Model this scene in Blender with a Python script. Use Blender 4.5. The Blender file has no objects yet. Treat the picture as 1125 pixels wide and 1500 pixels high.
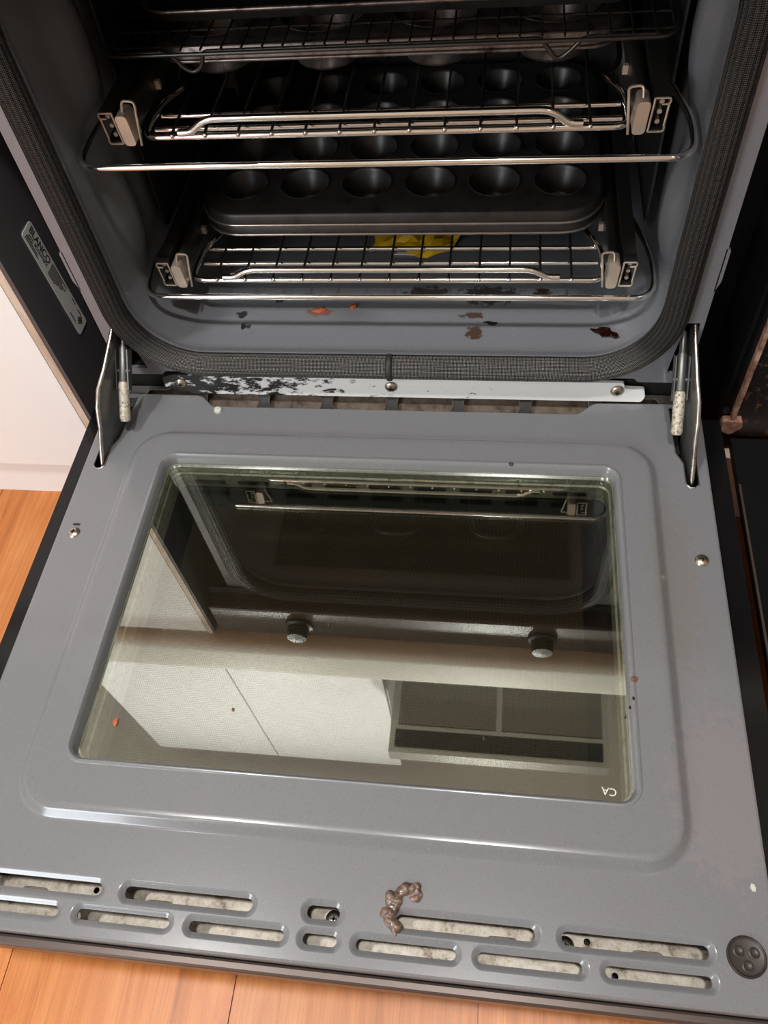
import bpy, bmesh, math, random
from mathutils import Vector, Matrix
from mathutils.geometry import delaunay_2d_cdt
random.seed(7)
SC = bpy.context.scene
COL = SC.collection
PI = math.pi

# ------------------------------------------------------------------ camera
cd = bpy.data.cameras.new('camera'); cam = bpy.data.objects.new('camera', cd); COL.objects.link(cam)
cd.sensor_fit = 'HORIZONTAL'; cd.sensor_width = 36.0; cd.lens = 36.0 * 1193.55 / 1125.0
cd.clip_start = 0.01
_rt = Vector((0.99049664, 0.10589459, -0.0877653)); _up = Vector((-0.03817063, 0.82470384, 0.56427527)); _fw = Vector((-0.13213408, 0.5555627, -0.82090844))
M = Matrix.Identity(4)
for i in range(3):
    M[i][0] = _rt[i]; M[i][1] = _up[i]; M[i][2] = -_fw[i]
M[0][3], M[1][3], M[2][3] = 0.1002, -0.5337, 0.5812
cam.matrix_world = M
SC.camera = cam

# ------------------------------------------------------------------ world, lights, exposure
w = bpy.data.worlds.new('world'); SC.world = w; w.use_nodes = True
w.node_tree.nodes['Background'].inputs[0].default_value = (1.0, 0.93, 0.86, 1)
w.node_tree.nodes['Background'].inputs[1].default_value = 0.03
SC.view_settings.view_transform = 'Standard'; SC.view_settings.look = 'None'
SC.view_settings.gamma = 1.0; SC.view_settings.use_curve_mapping = False
SC.view_settings.exposure = 0.04
SC.cycles.use_denoising = True
SC.cycles.max_bounces = 10
SC.cycles.diffuse_bounces = 2
SC.cycles.transparent_max_bounces = 16
CEIL = 2.25
LAMPS = [(0.11, -0.60, 20.0), (-0.72, -0.50, 16.0), (1.1, -1.6, 1.0), (-1.0, -1.75, 2.0)]
for (lx, ly, pw) in LAMPS:
    ld = bpy.data.lights.new('downlight_beam', 'AREA'); ld.shape = 'DISK'; ld.size = 0.12; ld.energy = pw
    ld.color = (1.0, 0.98, 0.955)
    lo = bpy.data.objects.new('downlight_beam', ld); COL.objects.link(lo); lo.location = (lx, ly, CEIL - 0.03)

ld = bpy.data.lights.new('window_fill', 'AREA'); ld.shape = 'RECTANGLE'; ld.size = 0.8; ld.size_y = 1.0; ld.energy = 34.0; ld.color = (0.86, 0.94, 1.0)  # area light added behind the camera as frontal fill for the white cabinet
lo = bpy.data.objects.new('window_fill', ld); COL.objects.link(lo); lo.location = (-1.5, -2.36, 1.10); lo.rotation_euler = (PI / 2, 0, 0)

# ------------------------------------------------------------------ materials
def nd(nt, t, **kw):
    n = nt.nodes.new(t)
    for k, v in kw.items():
        if k.startswith('i_'):
            n.inputs[int(k[2:])].default_value = v
        else: setattr(n, k, v)
    return n
def mat(name, col, rough=0.5, metal=0.0, coat=0.0, spec=0.5):
    m = bpy.data.materials.new(name); m.use_nodes = True
    b = m.node_tree.nodes['Principled BSDF']
    b.inputs['Base Color'].default_value = (*col, 1); b.inputs['Roughness'].default_value = rough
    b.inputs['Metallic'].default_value = metal; b.inputs['Specular IOR Level'].default_value = spec
    b.inputs['Coat Weight'].default_value = coat; b.inputs['Coat Roughness'].default_value = 0.08
    return m
def L(m, a, b): m.node_tree.links.new(a, b)
def bsdf(m): return m.node_tree.nodes['Principled BSDF']
def coords(m, scale=(1, 1, 1), out='Object'):
    nt = m.node_tree; tc = nd(nt, 'ShaderNodeTexCoord'); mp = nd(nt, 'ShaderNodeMapping')
    mp.inputs['Scale'].default_value = scale; L(m, tc.outputs[out], mp.inputs[0]); return mp.outputs[0]
def noise(m, vec, scale, detail=3, rough=0.5, dist=0.0):
    n = nd(m.node_tree, 'ShaderNodeTexNoise'); n.inputs['Scale'].default_value = scale
    n.inputs['Detail'].default_value = detail; n.inputs['Roughness'].default_value = rough; n.inputs['Distortion'].default_value = dist
    L(m, vec, n.inputs['Vector']); return n.outputs['Fac']
def ramp(m, fac, stops):
    r = nd(m.node_tree, 'ShaderNodeValToRGB'); e = r.color_ramp.elements
    while len(e) > 1: e.remove(e[-1])
    e[0].position = stops[0][0]; e[0].color = (*stops[0][1], 1)
    for p, c in stops[1:]:
        x = e.new(p); x.color = (*c, 1)
    L(m, fac, r.inputs[0]); return r.outputs[0]
def mix(m, fac, a, b, mode='MIX'):
    n = nd(m.node_tree, 'ShaderNodeMix', data_type='RGBA', blend_type=mode)
    for s, v in ((n.inputs[0], fac), (n.inputs[6], a), (n.inputs[7], b)):
        if isinstance(v, bpy.types.NodeSocket): L(m, v, s)
        elif isinstance(v, (int, float)): s.default_value = v
        else: s.default_value = (*v, 1)
    return n.outputs[2]
def setcol(m, s): L(m, s, bsdf(m).inputs['Base Color'])
def bump(m, fac, strength=0.2, dist=0.001):
    b = nd(m.node_tree, 'ShaderNodeBump'); b.inputs['Strength'].default_value = strength; b.inputs['Distance'].default_value = dist
    L(m, fac, b.inputs['Height']); L(m, b.outputs[0], bsdf(m).inputs['Normal'])
def math_(m, op, a, b=0.0):
    n = nd(m.node_tree, 'ShaderNodeMath', operation=op)
    for i, v in enumerate((a, b)):
        if isinstance(v, bpy.types.NodeSocket): L(m, v, n.inputs[i])
        else: n.inputs[i].default_value = v
    return n.outputs[0]
def stain_mask(m, centre, rad, stretch=(1, 1, 1), warp=0.6, nscale=160.0):
    """1 inside an irregular blot around a world position."""
    nt = m.node_tree
    geo = nd(nt, 'ShaderNodeNewGeometry')
    sub = nd(nt, 'ShaderNodeVectorMath', operation='SUBTRACT'); sub.inputs[1].default_value = centre; L(m, geo.outputs['Position'], sub.inputs[0])
    mul = nd(nt, 'ShaderNodeVectorMath', operation='MULTIPLY'); mul.inputs[1].default_value = stretch; L(m, sub.outputs[0], mul.inputs[0])
    ln = nd(nt, 'ShaderNodeVectorMath', operation='LENGTH'); L(m, mul.outputs[0], ln.inputs[0])
    n = noise(m, geo.outputs['Position'], nscale, 4, 0.6)
    d = math_(m, 'ADD', math_(m, 'DIVIDE', ln.outputs['Value'], rad), math_(m, 'MULTIPLY', math_(m, 'SUBTRACT', n, 0.5), warp * 4))
    mr = nd(nt, 'ShaderNodeMapRange'); mr.inputs[1].default_value = 0.8; mr.inputs[2].default_value = 1.15
    mr.inputs[3].default_value = 1.0; mr.inputs[4].default_value = 0.0; L(m, d, mr.inputs[0])
    return mr.outputs[0]

def enamel(name, base, stains=(), rough=0.22):
    m = mat(name, base, rough, 0, 0.3)
    v = coords(m)
    fl = ramp(m, noise(m, v, 900, 2, 0.7), [(0.60, (0, 0, 0)), (0.74, (1, 1, 1))])
    dk = ramp(m, noise(m, v, 520, 2, 0.6), [(0.30, (1, 1, 1)), (0.42, (0, 0, 0))])
    big = noise(m, v, 6, 2)
    c = mix(m, math_(m, 'MULTIPLY', fl, 0.45), base, tuple(min(1, x * 1.9 + .03) for x in base))
    c = mix(m, math_(m, 'MULTIPLY', dk, 0.22), c, tuple(x * 0.5 for x in base))
    c = mix(m, math_(m, 'MULTIPLY', big, 0.16), c, tuple(x * 0.82 for x in base))
    for (ce, r, st, colr, al) in stains:
        c = mix(m, math_(m, 'MULTIPLY', stain_mask(m, ce, r, st), al), c, colr)
    setcol(m, c)
    bump(m, noise(m, v, 260, 3), 0.05, 0.0004)
    return m
GREY = (0.195, 0.197, 0.207)
m_door = enamel('speckled_grey_enamel', GREY, [((0.185, -0.275, 0), 0.02, (1, 1, 1), (.27, .24, .25), .35), ((0.262, -0.36, 0), 0.035, (1, .6, 1), (.27, .23, .23), .35),
                                              ((0.245, -0.2, 0), 0.03, (1.6, .4, 1), (.19, .17, .15), .5)])
m_cav = enamel('cavity_grey_enamel', (0.175, 0.18, 0.195), [
    ((0.077, 0.037, 0.043), 0.008, (1, 1, .3), (.060, .026, .008), .9), ((0.075, 0.060, 0.043), 0.008, (.7, 2, .3), (.05, .022, .008), .85),
    ((-0.118, 0.082, 0.043), 0.005, (1, 1, .3), (.015, .012, .01), .9), ((-0.09, 0.086, 0.043), 0.006, (1, 1.4, .3), (.012, .01, .01), .9),
    ((0.09, 0.088, 0.043), 0.020, (.7, 1.6, .3), (.02, .012, .01), .85), ((0.03, 0.092, 0.043), 0.014, (.7, 1.6, .3), (.03, .015, .01), .85),
    ((0.14, 0.09, 0.043), 0.008, (1, 1, .3), (.03, .01, .008), .9), ((-0.152, 0.06, 0.043), 0.005, (1, 1, .3), (.012, .012, .012), .9),
    ((-0.142, 0.043, 0.043), 0.003, (1, 1, .3), (.01, .01, .01), .9), ((-0.075, 0.064, 0.043), 0.009, (.7, 1.6, .3), (.20, .05, .02), .7)], 0.16)
m_frame = enamel('frame_grey_enamel', (0.20, 0.20, 0.218))
m_black = mat('black_gloss', (0.006, 0.006, 0.0065), 0.14, 0, 0.0, 0.35)
m_flange = mat('dark_flange_metal', (0.085, 0.082, 0.092), 0.30, 0.0)
m_blackrough = mat('rough_black_metal', (0.012, 0.012, 0.012), 0.45)
m_recess = mat('dark_void', (0.01, 0.01, 0.01), 0.8)
m_chrome = mat('bright_wire', (0.80, 0.76, 0.70), 0.11, 1.0)
v = coords(m_chrome); setcol(m_chrome, ramp(m_chrome, noise(m_chrome, v, 55, 4, .6), [(0.22, (.40, .26, .15)), (0.30, (.84, .78, .70)), (0.45, (.93, .91, .88))]))
m_dwire = mat('darkened_wire', (0.07, 0.065, 0.06), 0.35, 0.8)
m_bwire = mat('black_wire', (0.022, 0.021, 0.02), 0.3, 0.4)
m_rail = mat('rail_steel', (0.60, 0.50, 0.41), 0.38, 0.6)
m_raild = mat('rail_steel_dark', (0.07, 0.065, 0.06), 0.4, 0.8)
m_tin = mat('dark_nonstick', (0.085, 0.078, 0.074), 0.38, 0.35)
v = coords(m_tin); setcol(m_tin, ramp(m_tin, noise(m_tin, v, 40, 4, .7), [(0.3, (.014, .010, .009)), (0.42, (.032, .029, .028)), (0.7, (.048, .043, .041))]))
m_tinrim = mat('nonstick_rim', (0.34, 0.29, 0.26), 0.25, 0.8)
m_silver = mat('dull_silver_tin', (0.46, 0.40, 0.36), 0.34, 0.85)
v = coords(m_silver); setcol(m_silver, ramp(m_silver, noise(m_silver, v, 60, 4, .7), [(0.30, (.05, .025, .016)), (0.46, (.20, .16, .145)), (0.75, (.32, .28, .255))]))
m_steel = mat('hinge_steel', (0.46, 0.45, 0.42), 0.3, 1.0)
v = coords(m_steel); setcol(m_steel, ramp(m_steel, noise(m_steel, v, 120, 4, .6), [(0.3, (.18, .13, .09)), (0.45, (.42, .41, .38)), (0.7, (.58, .57, .54))]))
m_steeld = mat('dull_dark_steel', (0.16, 0.16, 0.155), 0.38, 0.7)
m_bolt = mat('pale_hinge_bolt', (0.62, 0.57, 0.46), 0.5, 0.2)
v = coords(m_bolt); setcol(m_bolt, ramp(m_bolt, noise(m_bolt, v, 420, 4, .7), [(0.34, (.06, .04, .03)), (0.46, (.52, .46, .36)), (0.7, (.74, .70, .60))]))
m_screw = mat('screw_steel', (0.55, 0.50, 0.42), 0.3, 1.0)
m_screwd = mat('screw_recess', (0.05, 0.04, 0.03), 0.6, 0.3)
m_galv = mat('galvanised_plate', (0.66, 0.62, 0.55), 0.45, 0.35)
v = coords(m_galv); c1 = ramp(m_galv, noise(m_galv, v, 90, 5, .75), [(0.34, (.12, .085, .055)), (0.46, (.36, .32, .26)), (0.66, (.50, .465, .40))])
setcol(m_galv, mix(m_galv, ramp(m_galv, noise(m_galv, v, 620, 2, .6), [(.60, (0, 0, 0)), (.70, (.6, .6, .6))]), c1, (.25, .19, .13)))
m_bracket = mat('flaking_white_strip', (0.62, 0.60, 0.58), 0.5)
v = coords(m_bracket); nt = m_bracket.node_tree
sx = nd(nt, 'ShaderNodeSeparateXYZ'); L(m_bracket, v, sx.inputs[0])
gx = nd(nt, 'ShaderNodeMapRange'); gx.inputs[1].default_value = -.20; gx.inputs[2].default_value = .05; gx.inputs[3].default_value = .62; gx.inputs[4].default_value = .36; L(m_bracket, sx.outputs[0], gx.inputs[0])
nn = noise(m_bracket, coords(m_bracket, (1, 1, 2.5)), 70, 6, .72)
wear = math_(m_bracket, 'MULTIPLY', math_(m_bracket, 'SUBTRACT', gx.outputs[0], nn), 14.0)
cl = nd(nt, 'ShaderNodeClamp'); L(m_bracket, wear, cl.inputs[0])
setcol(m_bracket, mix(m_bracket, cl.outputs[0], (.88, .87, .86), (.012, .011, .011)))
m_ledge = mat('rusty_ledge', (0.20, 0.155, 0.12), 0.5, 0.2)
v = coords(m_ledge); setcol(m_ledge, ramp(m_ledge, noise(m_ledge, v, 70, 5, .7), [(0.3, (.02, .013, .010)), (0.47, (.12, .085, .060)), (0.78, (.20, .16, .13))]))
m_winframe = mat('window_steel', (0.34, 0.30, 0.26), 0.36, 0.3)
v = coords(m_winframe, (1, 1, 1)); setcol(m_winframe, ramp(m_winframe, noise(m_winframe, v, 150, 4, .7), [(0.3, (.30, .24, .19)), (0.5, (.60, .54, .48)), (0.8, (.68, .63, .57))]))
m_rubber = mat('brown_grommet', (0.035, 0.027, 0.024), 0.4)
m_white = mat('white_cabinet_laminate', (0.96, 0.95, 0.945), 0.35)
m_edge = mat('worn_beige_edging', (0.56, 0.43, 0.34), 0.5)
v = coords(m_edge, (1, 1, .3)); setcol(m_edge, ramp(m_edge, noise(m_edge, v, 60, 4), [(0.3, (.52, .38, .29)), (.6, (.72, .58, .48))]))
m_plaster = mat('pale_wall_paint', (0.62, 0.58, 0.50), 0.6)
m_ceil = mat('ceiling_paint', (0.85, 0.83, 0.78), 0.7)
m_bench = mat('cream_benchtop', (0.82, 0.82, 0.74), 0.55)
m_fascia = mat('brushed_steel_fascia', (0.50, 0.49, 0.46), 0.35, 0.9)
m_brownglass = mat('brown_black_panel', (0.05, 0.034, 0.026), 0.4)
m_brownstrip = mat('dark_brown_strip', (0.085, 0.062, 0.052), 0.32, 0.4)
m_hood = mat('hood_steel', (0.42, 0.41, 0.38), 0.35, 0.8)
m_filter = mat('grease_filter', (0.20, 0.19, 0.17), 0.5, 0.4)
m_label = mat('silver_label', (0.80, 0.79, 0.78), 0.4, 0.0)
m_ink = mat('black_print', (0.03, 0.03, 0.03), 0.5)
m_whiteink = mat('white_print', (0.85, 0.86, 0.82), 0.5)
m_yellow = mat('yellow_wrapper', (0.86, 0.52, 0.02), 0.35)
m_foil = mat('wrapper_white', (0.75, 0.68, 0.6), 0.4)
m_burnt = mat('burnt_black_flake', (0.012, 0.009, 0.008), 0.4)
m_burntred = mat('burnt_red_flake', (0.010, 0.0015, 0.0015), 0.18, 0, 0.6)
m_brown = mat('brown_crumb', (0.16, 0.06, 0.02), 0.6)
m_orange = mat('orange_crumb', (0.45, 0.10, 0.03), 0.5)
m_pale = mat('pale_crumb', (0.62, 0.62, 0.52), 0.5)
m_grease = mat('baked_grease', (0.14, 0.075, 0.05), 0.28, 0, 0.5)
v = coords(m_grease); g = noise(m_grease, v, 220, 4, .6); setcol(m_grease, ramp(m_grease, g, [(.3, (.03, .018, .012)), (.5, (.15, .085, .06)), (.75, (.34, .24, .19))])); bump(m_grease, g, .6, .002)
m_wornbrown = mat('worn_brown_edge', (0.36, 0.20, 0.14), 0.6)
v = coords(m_wornbrown); setcol(m_wornbrown, ramp(m_wornbrown, noise(m_wornbrown, v, 90, 5, .7), [(.3, (.05, .025, .015)), (.5, (.30, .15, .10)), (.7, (.52, .36, .28))]))
m_rusty = mat('rust_speckled_black', (0.015, 0.013, 0.012), 0.35)
v = coords(m_rusty); setcol(m_rusty, ramp(m_rusty, noise(m_rusty, v, 110, 6, .75), [(.56, (.010, .009, .009)), (.64, (.12, .06, .035)), (.74, (.22, .14, .09))]))
m_lamp = bpy.data.materials.new('lamp_lens'); m_lamp.use_nodes = True
m_glowpane = bpy.data.materials.new('glowing_pane'); m_glowpane.use_nodes = True
bs = m_glowpane.node_tree.nodes['Principled BSDF']; bs.inputs['Emission Color'].default_value = (.9, .95, 1, 1); bs.inputs['Emission Strength'].default_value = 1.5
bs = m_lamp.node_tree.nodes['Principled BSDF']; bs.inputs['Emission Color'].default_value = (1, .9, .78, 1); bs.inputs['Emission Strength'].default_value = 30

# gasket: woven braid, uses UV in metres (u along, v around)
m_gasket = mat('woven_gasket', (0.09, 0.085, 0.08), 0.55, 0.25)
uv = coords(m_gasket, (1, 1, 1), 'UV')
s1 = nd(m_gasket.node_tree, 'ShaderNodeSeparateXYZ'); L(m_gasket, uv, s1.inputs[0])
def sn(a, k): return math_(m_gasket, 'SINE', math_(m_gasket, 'MULTIPLY', a, k))
dA = sn(math_(m_gasket, 'ADD', s1.outputs[0], s1.outputs[1]), 2 * PI / 0.0026)
dB = sn(math_(m_gasket, 'SUBTRACT', s1.outputs[0], s1.outputs[1]), 2 * PI / 0.0026)
wn = math_(m_gasket, 'ADD', math_(m_gasket, 'MULTIPLY', math_(m_gasket, 'MULTIPLY', dA, dB), .5), .5)
rib = math_(m_gasket, 'ADD', math_(m_gasket, 'MULTIPLY', sn(s1.outputs[1], 2 * PI / 0.0044), .5), .5)
worn = noise(m_gasket, coords(m_gasket), 18, 4, .6)
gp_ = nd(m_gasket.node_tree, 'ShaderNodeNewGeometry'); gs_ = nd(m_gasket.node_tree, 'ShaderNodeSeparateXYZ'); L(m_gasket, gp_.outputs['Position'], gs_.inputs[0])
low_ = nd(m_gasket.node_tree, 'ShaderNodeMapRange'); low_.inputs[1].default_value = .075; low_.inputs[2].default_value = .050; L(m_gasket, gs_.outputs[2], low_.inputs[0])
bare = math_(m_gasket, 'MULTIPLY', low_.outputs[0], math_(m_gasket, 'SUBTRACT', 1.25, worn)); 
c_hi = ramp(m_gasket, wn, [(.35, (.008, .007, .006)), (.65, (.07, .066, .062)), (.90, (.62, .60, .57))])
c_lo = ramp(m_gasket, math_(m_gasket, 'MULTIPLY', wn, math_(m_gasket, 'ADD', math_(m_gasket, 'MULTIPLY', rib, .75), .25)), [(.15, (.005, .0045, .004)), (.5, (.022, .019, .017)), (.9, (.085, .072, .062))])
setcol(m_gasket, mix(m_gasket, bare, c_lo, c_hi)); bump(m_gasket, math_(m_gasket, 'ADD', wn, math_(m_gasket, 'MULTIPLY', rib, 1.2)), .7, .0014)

# window glass: coated, half-mirroring pane
def glassmat(name, tint, refl, rough=0.015, dotted=False):
    m = bpy.data.materials.new(name); m.use_nodes = True; nt = m.node_tree; nt.nodes.clear()
    out = nd(nt, 'ShaderNodeOutputMaterial'); tr = nd(nt, 'ShaderNodeBsdfTransparent'); tr.inputs[0].default_value = (*tint, 1)
    gl = nd(nt, 'ShaderNodeBsdfGlossy'); gl.inputs['Roughness'].default_value = rough; gl.inputs[0].default_value = (.93, .96, .88, 1)
    mx = nd(nt, 'ShaderNodeMixShader'); lw = nd(nt, 'ShaderNodeFresnel'); lw.inputs[0].default_value = 1.5
    ad = nd(nt, 'ShaderNodeMath', operation='ADD'); ad.inputs[1].default_value = refl; ad.use_clamp = True
    if dotted:
        tc = nd(nt, 'ShaderNodeTexCoord'); se = nd(nt, 'ShaderNodeSeparateXYZ'); nt.links.new(tc.outputs['Object'], se.inputs[0])
        def mm(op, a, b_):
            n = nd(nt, 'ShaderNodeMath', operation=op)
            for i, q in enumerate((a, b_)):
                if isinstance(q, bpy.types.NodeSocket): nt.links.new(q, n.inputs[i])
                elif q is not None: n.inputs[i].default_value = q
            return n.outputs[0]
        kk = 2 * PI / .0030; X_, Y_ = se.outputs[0], se.outputs[1]
        dd = mm('MULTIPLY', mm('SINE', mm('MULTIPLY', mm('ADD', X_, Y_), kk), None), mm('SINE', mm('MULTIPLY', mm('SUBTRACT', X_, Y_), kk), None))
        reg = mm('MULTIPLY', mm('LESS_THAN', mm('ABSOLUTE', X_, None), .178), mm('LESS_THAN', Y_, -.118))
        fd = nd(nt, 'ShaderNodeMapRange'); fd.inputs[1].default_value = .06; fd.inputs[2].default_value = -.15; nt.links.new(X_, fd.inputs[0])
        cut = mm('MULTIPLY', mm('MULTIPLY', mm('GREATER_THAN', dd, .15), reg), mm('MULTIPLY', fd.outputs[0], .10))
        base = mm('SUBTRACT', refl, cut); nt.links.new(base, ad.inputs[1])
    nt.links.new(lw.outputs[0], ad.inputs[0]); nt.links.new(ad.outputs[0], mx.inputs[0])
    nt.links.new(tr.outputs[0], mx.inputs[1]); nt.links.new(gl.outputs[0], mx.inputs[2]); nt.links.new(mx.outputs[0], out.inputs[0])
    return m
m_glass = glassmat('inner_window_glass', (.88, .92, .85), .33, dotted=True)
m_glass2 = glassmat('plain_glass_face', (.96, .98, .95), .0)
# outer pane: black mask with a fine dot print, tinted in the middle
m_outglass = mat('dotted_dark_glass', (0.012, 0.011, 0.010), 0.08, 0, 0.2)
v = coords(m_outglass, (1, 1, 1)); sp = nd(m_outglass.node_tree, 'ShaderNodeSeparateXYZ'); L(m_outglass, v, sp.inputs[0])
k = 2 * PI / 0.0024
dots = math_(m_outglass, 'MULTIPLY', math_(m_outglass, 'SINE', math_(m_outglass, 'MULTIPLY', math_(m_outglass, 'ADD', sp.outputs[0], sp.outputs[1]), k)),
             math_(m_outglass, 'SINE', math_(m_outglass, 'MULTIPLY', math_(m_outglass, 'SUBTRACT', sp.outputs[0], sp.outputs[1]), k)))
inside = math_(m_outglass, 'MULTIPLY', math_(m_outglass, 'LESS_THAN', math_(m_outglass, 'ABSOLUTE', sp.outputs[0]), .178),
               math_(m_outglass, 'LESS_THAN', sp.outputs[1], -.118))
setcol(m_outglass, mix(m_outglass, math_(m_outglass, 'MULTIPLY', math_(m_outglass, 'GREATER_THAN', dots, .1), inside), (.008, .008, .008), (.085, .060, .045)))

# laminate floor
m_floor = mat('orange_oak_laminate', (0.55, 0.24, 0.09), 0.30, 0, 0.0, 0.3)
oi = nd(m_floor.node_tree, 'ShaderNodeObjectInfo')
tcv = nd(m_floor.node_tree, 'ShaderNodeTexCoord'); mp = nd(m_floor.node_tree, 'ShaderNodeMapping'); mp.inputs['Scale'].default_value = (14, 1.1, 1)
av = nd(m_floor.node_tree, 'ShaderNodeVectorMath', operation='ADD'); cbx = nd(m_floor.node_tree, 'ShaderNodeCombineXYZ')
L(m_floor, math_(m_floor, 'MULTIPLY', oi.outputs['Random'], 37.0), cbx.inputs[0]); L(m_floor, math_(m_floor, 'MULTIPLY', oi.outputs['Random'], 11.0), cbx.inputs[1])
L(m_floor, tcv.outputs['Object'], mp.inputs[0]); L(m_floor, mp.outputs[0], av.inputs[0]); L(m_floor, cbx.outputs[0], av.inputs[1])
gr = noise(m_floor, av.outputs[0], 3.0, 5, .6, 1.6)
mp2 = nd(m_floor.node_tree, 'ShaderNodeMapping'); mp2.inputs['Scale'].default_value = (60, 1.6, 1); L(m_floor, av.outputs[0], mp2.inputs[0])
fine = noise(m_floor, mp2.outputs[0], 3.0, 4, .7)
cf = ramp(m_floor, gr, [(.28, (.42, .125, .030)), (.46, (.60, .205, .058)), (.68, (.70, .275, .088))])
cf = mix(m_floor, ramp(m_floor, fine, [(.35, (.65, .65, .65)), (.5, (0, 0, 0))]), cf, (.30, .10, .03))
bri = nd(m_floor.node_tree, 'ShaderNodeHueSaturation'); L(m_floor, cf, bri.inputs['Color']); L(m_floor, math_(m_floor, 'ADD', math_(m_floor, 'MULTIPLY', oi.outputs['Random'], .3), .85), bri.inputs['Value'])
setcol(m_floor, bri.outputs[0]); bump(m_floor, fine, .08, .0005)

# ------------------------------------------------------------------ mesh helpers
def inpoly(x, y, lp):
    c = False; j = len(lp) - 1
    for i in range(len(lp)):
        xi, yi = lp[i][0], lp[i][1]; xj, yj = lp[j][0], lp[j][1]
        if (yi > y) != (yj > y) and x < (xj - xi) * (y - yi) / (yj - yi) + xi: c = not c
        j = i
    return c
class MB:
    def __init__(s): s.v = []; s.f = []; s.uv = []; s.mi = []; s.cur = 0
    def face(s, idx, uvs=None): s.f.append(tuple(idx)); s.uv.append(uvs); s.mi.append(s.cur)
    def add(s, pts): n = len(s.v); s.v += [tuple(p) for p in pts]; return list(range(n, n + len(pts)))
    def box(s, x0, x1, y0, y1, z0, z1, bev=0.0):
        if bev <= 0:
            i = s.add([(x0, y0, z0), (x1, y0, z0), (x1, y1, z0), (x0, y1, z0), (x0, y0, z1), (x1, y0, z1), (x1, y1, z1), (x0, y1, z1)])
            for q in ((0, 3, 2, 1), (4, 5, 6, 7), (0, 1, 5, 4), (1, 2, 6, 5), (2, 3, 7, 6), (3, 0, 4, 7)): s.face([i[k] for k in q])
            return s
        bm = bmesh.new(); bmesh.ops.create_cube(bm, size=1)
        for vv in bm.verts: vv.co = Vector(((x0 + x1) / 2 + vv.co.x * (x1 - x0), (y0 + y1) / 2 + vv.co.y * (y1 - y0), (z0 + z1) / 2 + vv.co.z * (z1 - z0)))
        bmesh.ops.bevel(bm, geom=list(bm.edges), offset=bev, segments=2, affect='EDGES', profile=.5)
        s.bm(bm); return s
    def bm(s, bm, mtx=None):
        bm.verts.index_update(); n = len(s.v)
        s.v += [tuple((mtx @ q.co) if mtx else q.co) for q in bm.verts]
        for f in bm.faces: s.face([n + q.index for q in f.verts])
        bm.free()
    def loft(s, loops, closed=True, cap0=False, cap1=False, flip=False):
        ids = [s.add(l) for l in loops]; n = len(loops[0])
        for a, b in zip(ids[:-1], ids[1:]):
            for i in range(n if closed else n - 1):
                j = (i + 1) % n; q = [a[i], a[j], b[j], b[i]]
                s.face(q[::-1] if flip else q)
        if cap0: s.face(ids[0] if flip else ids[0][::-1])
        if cap1: s.face(ids[-1][::-1] if flip else ids[-1])
        return ids
    def tube(s, path, r, seg=8, closed=False, caps=True, uv=False):
        P = [Vector(p) for p in path]; n = len(P); T = []
        for i in range(n):
            a = P[(i - 1) % n] if (closed or i > 0) else P[i]; b = P[(i + 1) % n] if (closed or i < n - 1) else P[i]
            T.append((b - a).normalized())
        ref = Vector((0, 0, 1)) if abs(T[0].z) < .9 else Vector((1, 0, 0))
        N = (ref - T[0] * ref.dot(T[0])).normalized(); loops = []; dist = [0.0]
        for i in range(n):
            if i > 0:
                N = (N - T[i] * N.dot(T[i])).normalized(); dist.append(dist[-1] + (P[i] - P[i - 1]).length)
            B = T[i].cross(N); rr = r[i] if isinstance(r, (list, tuple)) else r
            loops.append([P[i] + (N * math.cos(2 * PI * k / seg) + B * math.sin(2 * PI * k / seg)) * rr for k in range(seg)])
        ids = [s.add(l) for l in loops]; R0 = r[0] if isinstance(r, (list, tuple)) else r
        rng = range(n) if closed else range(n - 1)
        for i in rng:
            j = (i + 1) % n; d0 = dist[i]; d1 = dist[j] if j else dist[-1] + (P[0] - P[-1]).length
            for k in range(seg):
                l = (k + 1) % seg
                u = None
                if uv:
                    c0 = 2 * PI * R0 * k / seg; c1 = 2 * PI * R0 * (k + 1) / seg
                    u = [(d0, c0), (d0, c1), (d1, c1), (d1, c0)]
                s.face([ids[i][k], ids[i][l], ids[j][l], ids[j][k]], u)
        if caps and not closed: s.face(ids[0][::-1]); s.face(ids[-1])
        return s
    def prism(s, pts, f0, f1):
        """pts 2-D polygon, f0/f1 map (a,b)->3-D for the two faces"""
        a = s.add([f0(*p) for p in pts]); b = s.add([f1(*p) for p in pts]); n = len(pts)
        s.face(a[::-1]); s.face(b)
        for i in range(n): j = (i + 1) % n; s.face([a[i], a[j], b[j], b[i]])
        return s
    def fill(s, outer, holes, fmap, flip=False):
        vs, es = [], []
        for lp in [outer] + list(holes):
            n = len(vs); m_ = len(lp); vs += [Vector((p[0], p[1])) for p in lp]; es += [(n + i, n + (i + 1) % m_) for i in range(m_)]
        r = delaunay_2d_cdt(vs, es, [], 1, 1e-7)
        ids = s.add([fmap(p.x, p.y) for p in r[0]])
        for t in r[2]:
            q = [r[0][k] for k in t]; cx = sum(p.x for p in q) / 3; cy = sum(p.y for p in q) / 3
            if any(inpoly(cx, cy, h) for h in holes) or not inpoly(cx, cy, outer): continue
            ar = (q[1] - q[0]).cross(q[2] - q[0])
            t = list(t) if ar > 0 else list(t)[::-1]
            s.face([ids[k] for k in (t[::-1] if flip else t)])
        return s
    def plate(s, outer, holes, f0, f1):
        """plate with holes: f0 = top mapping, f1 = bottom mapping"""
        s.fill(outer, holes, f0); s.fill(outer, holes, f1, True)
        for lp in [outer] + list(holes):
            s.loft([[f1(*p) for p in lp], [f0(*p) for p in lp]])
        return s
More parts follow.
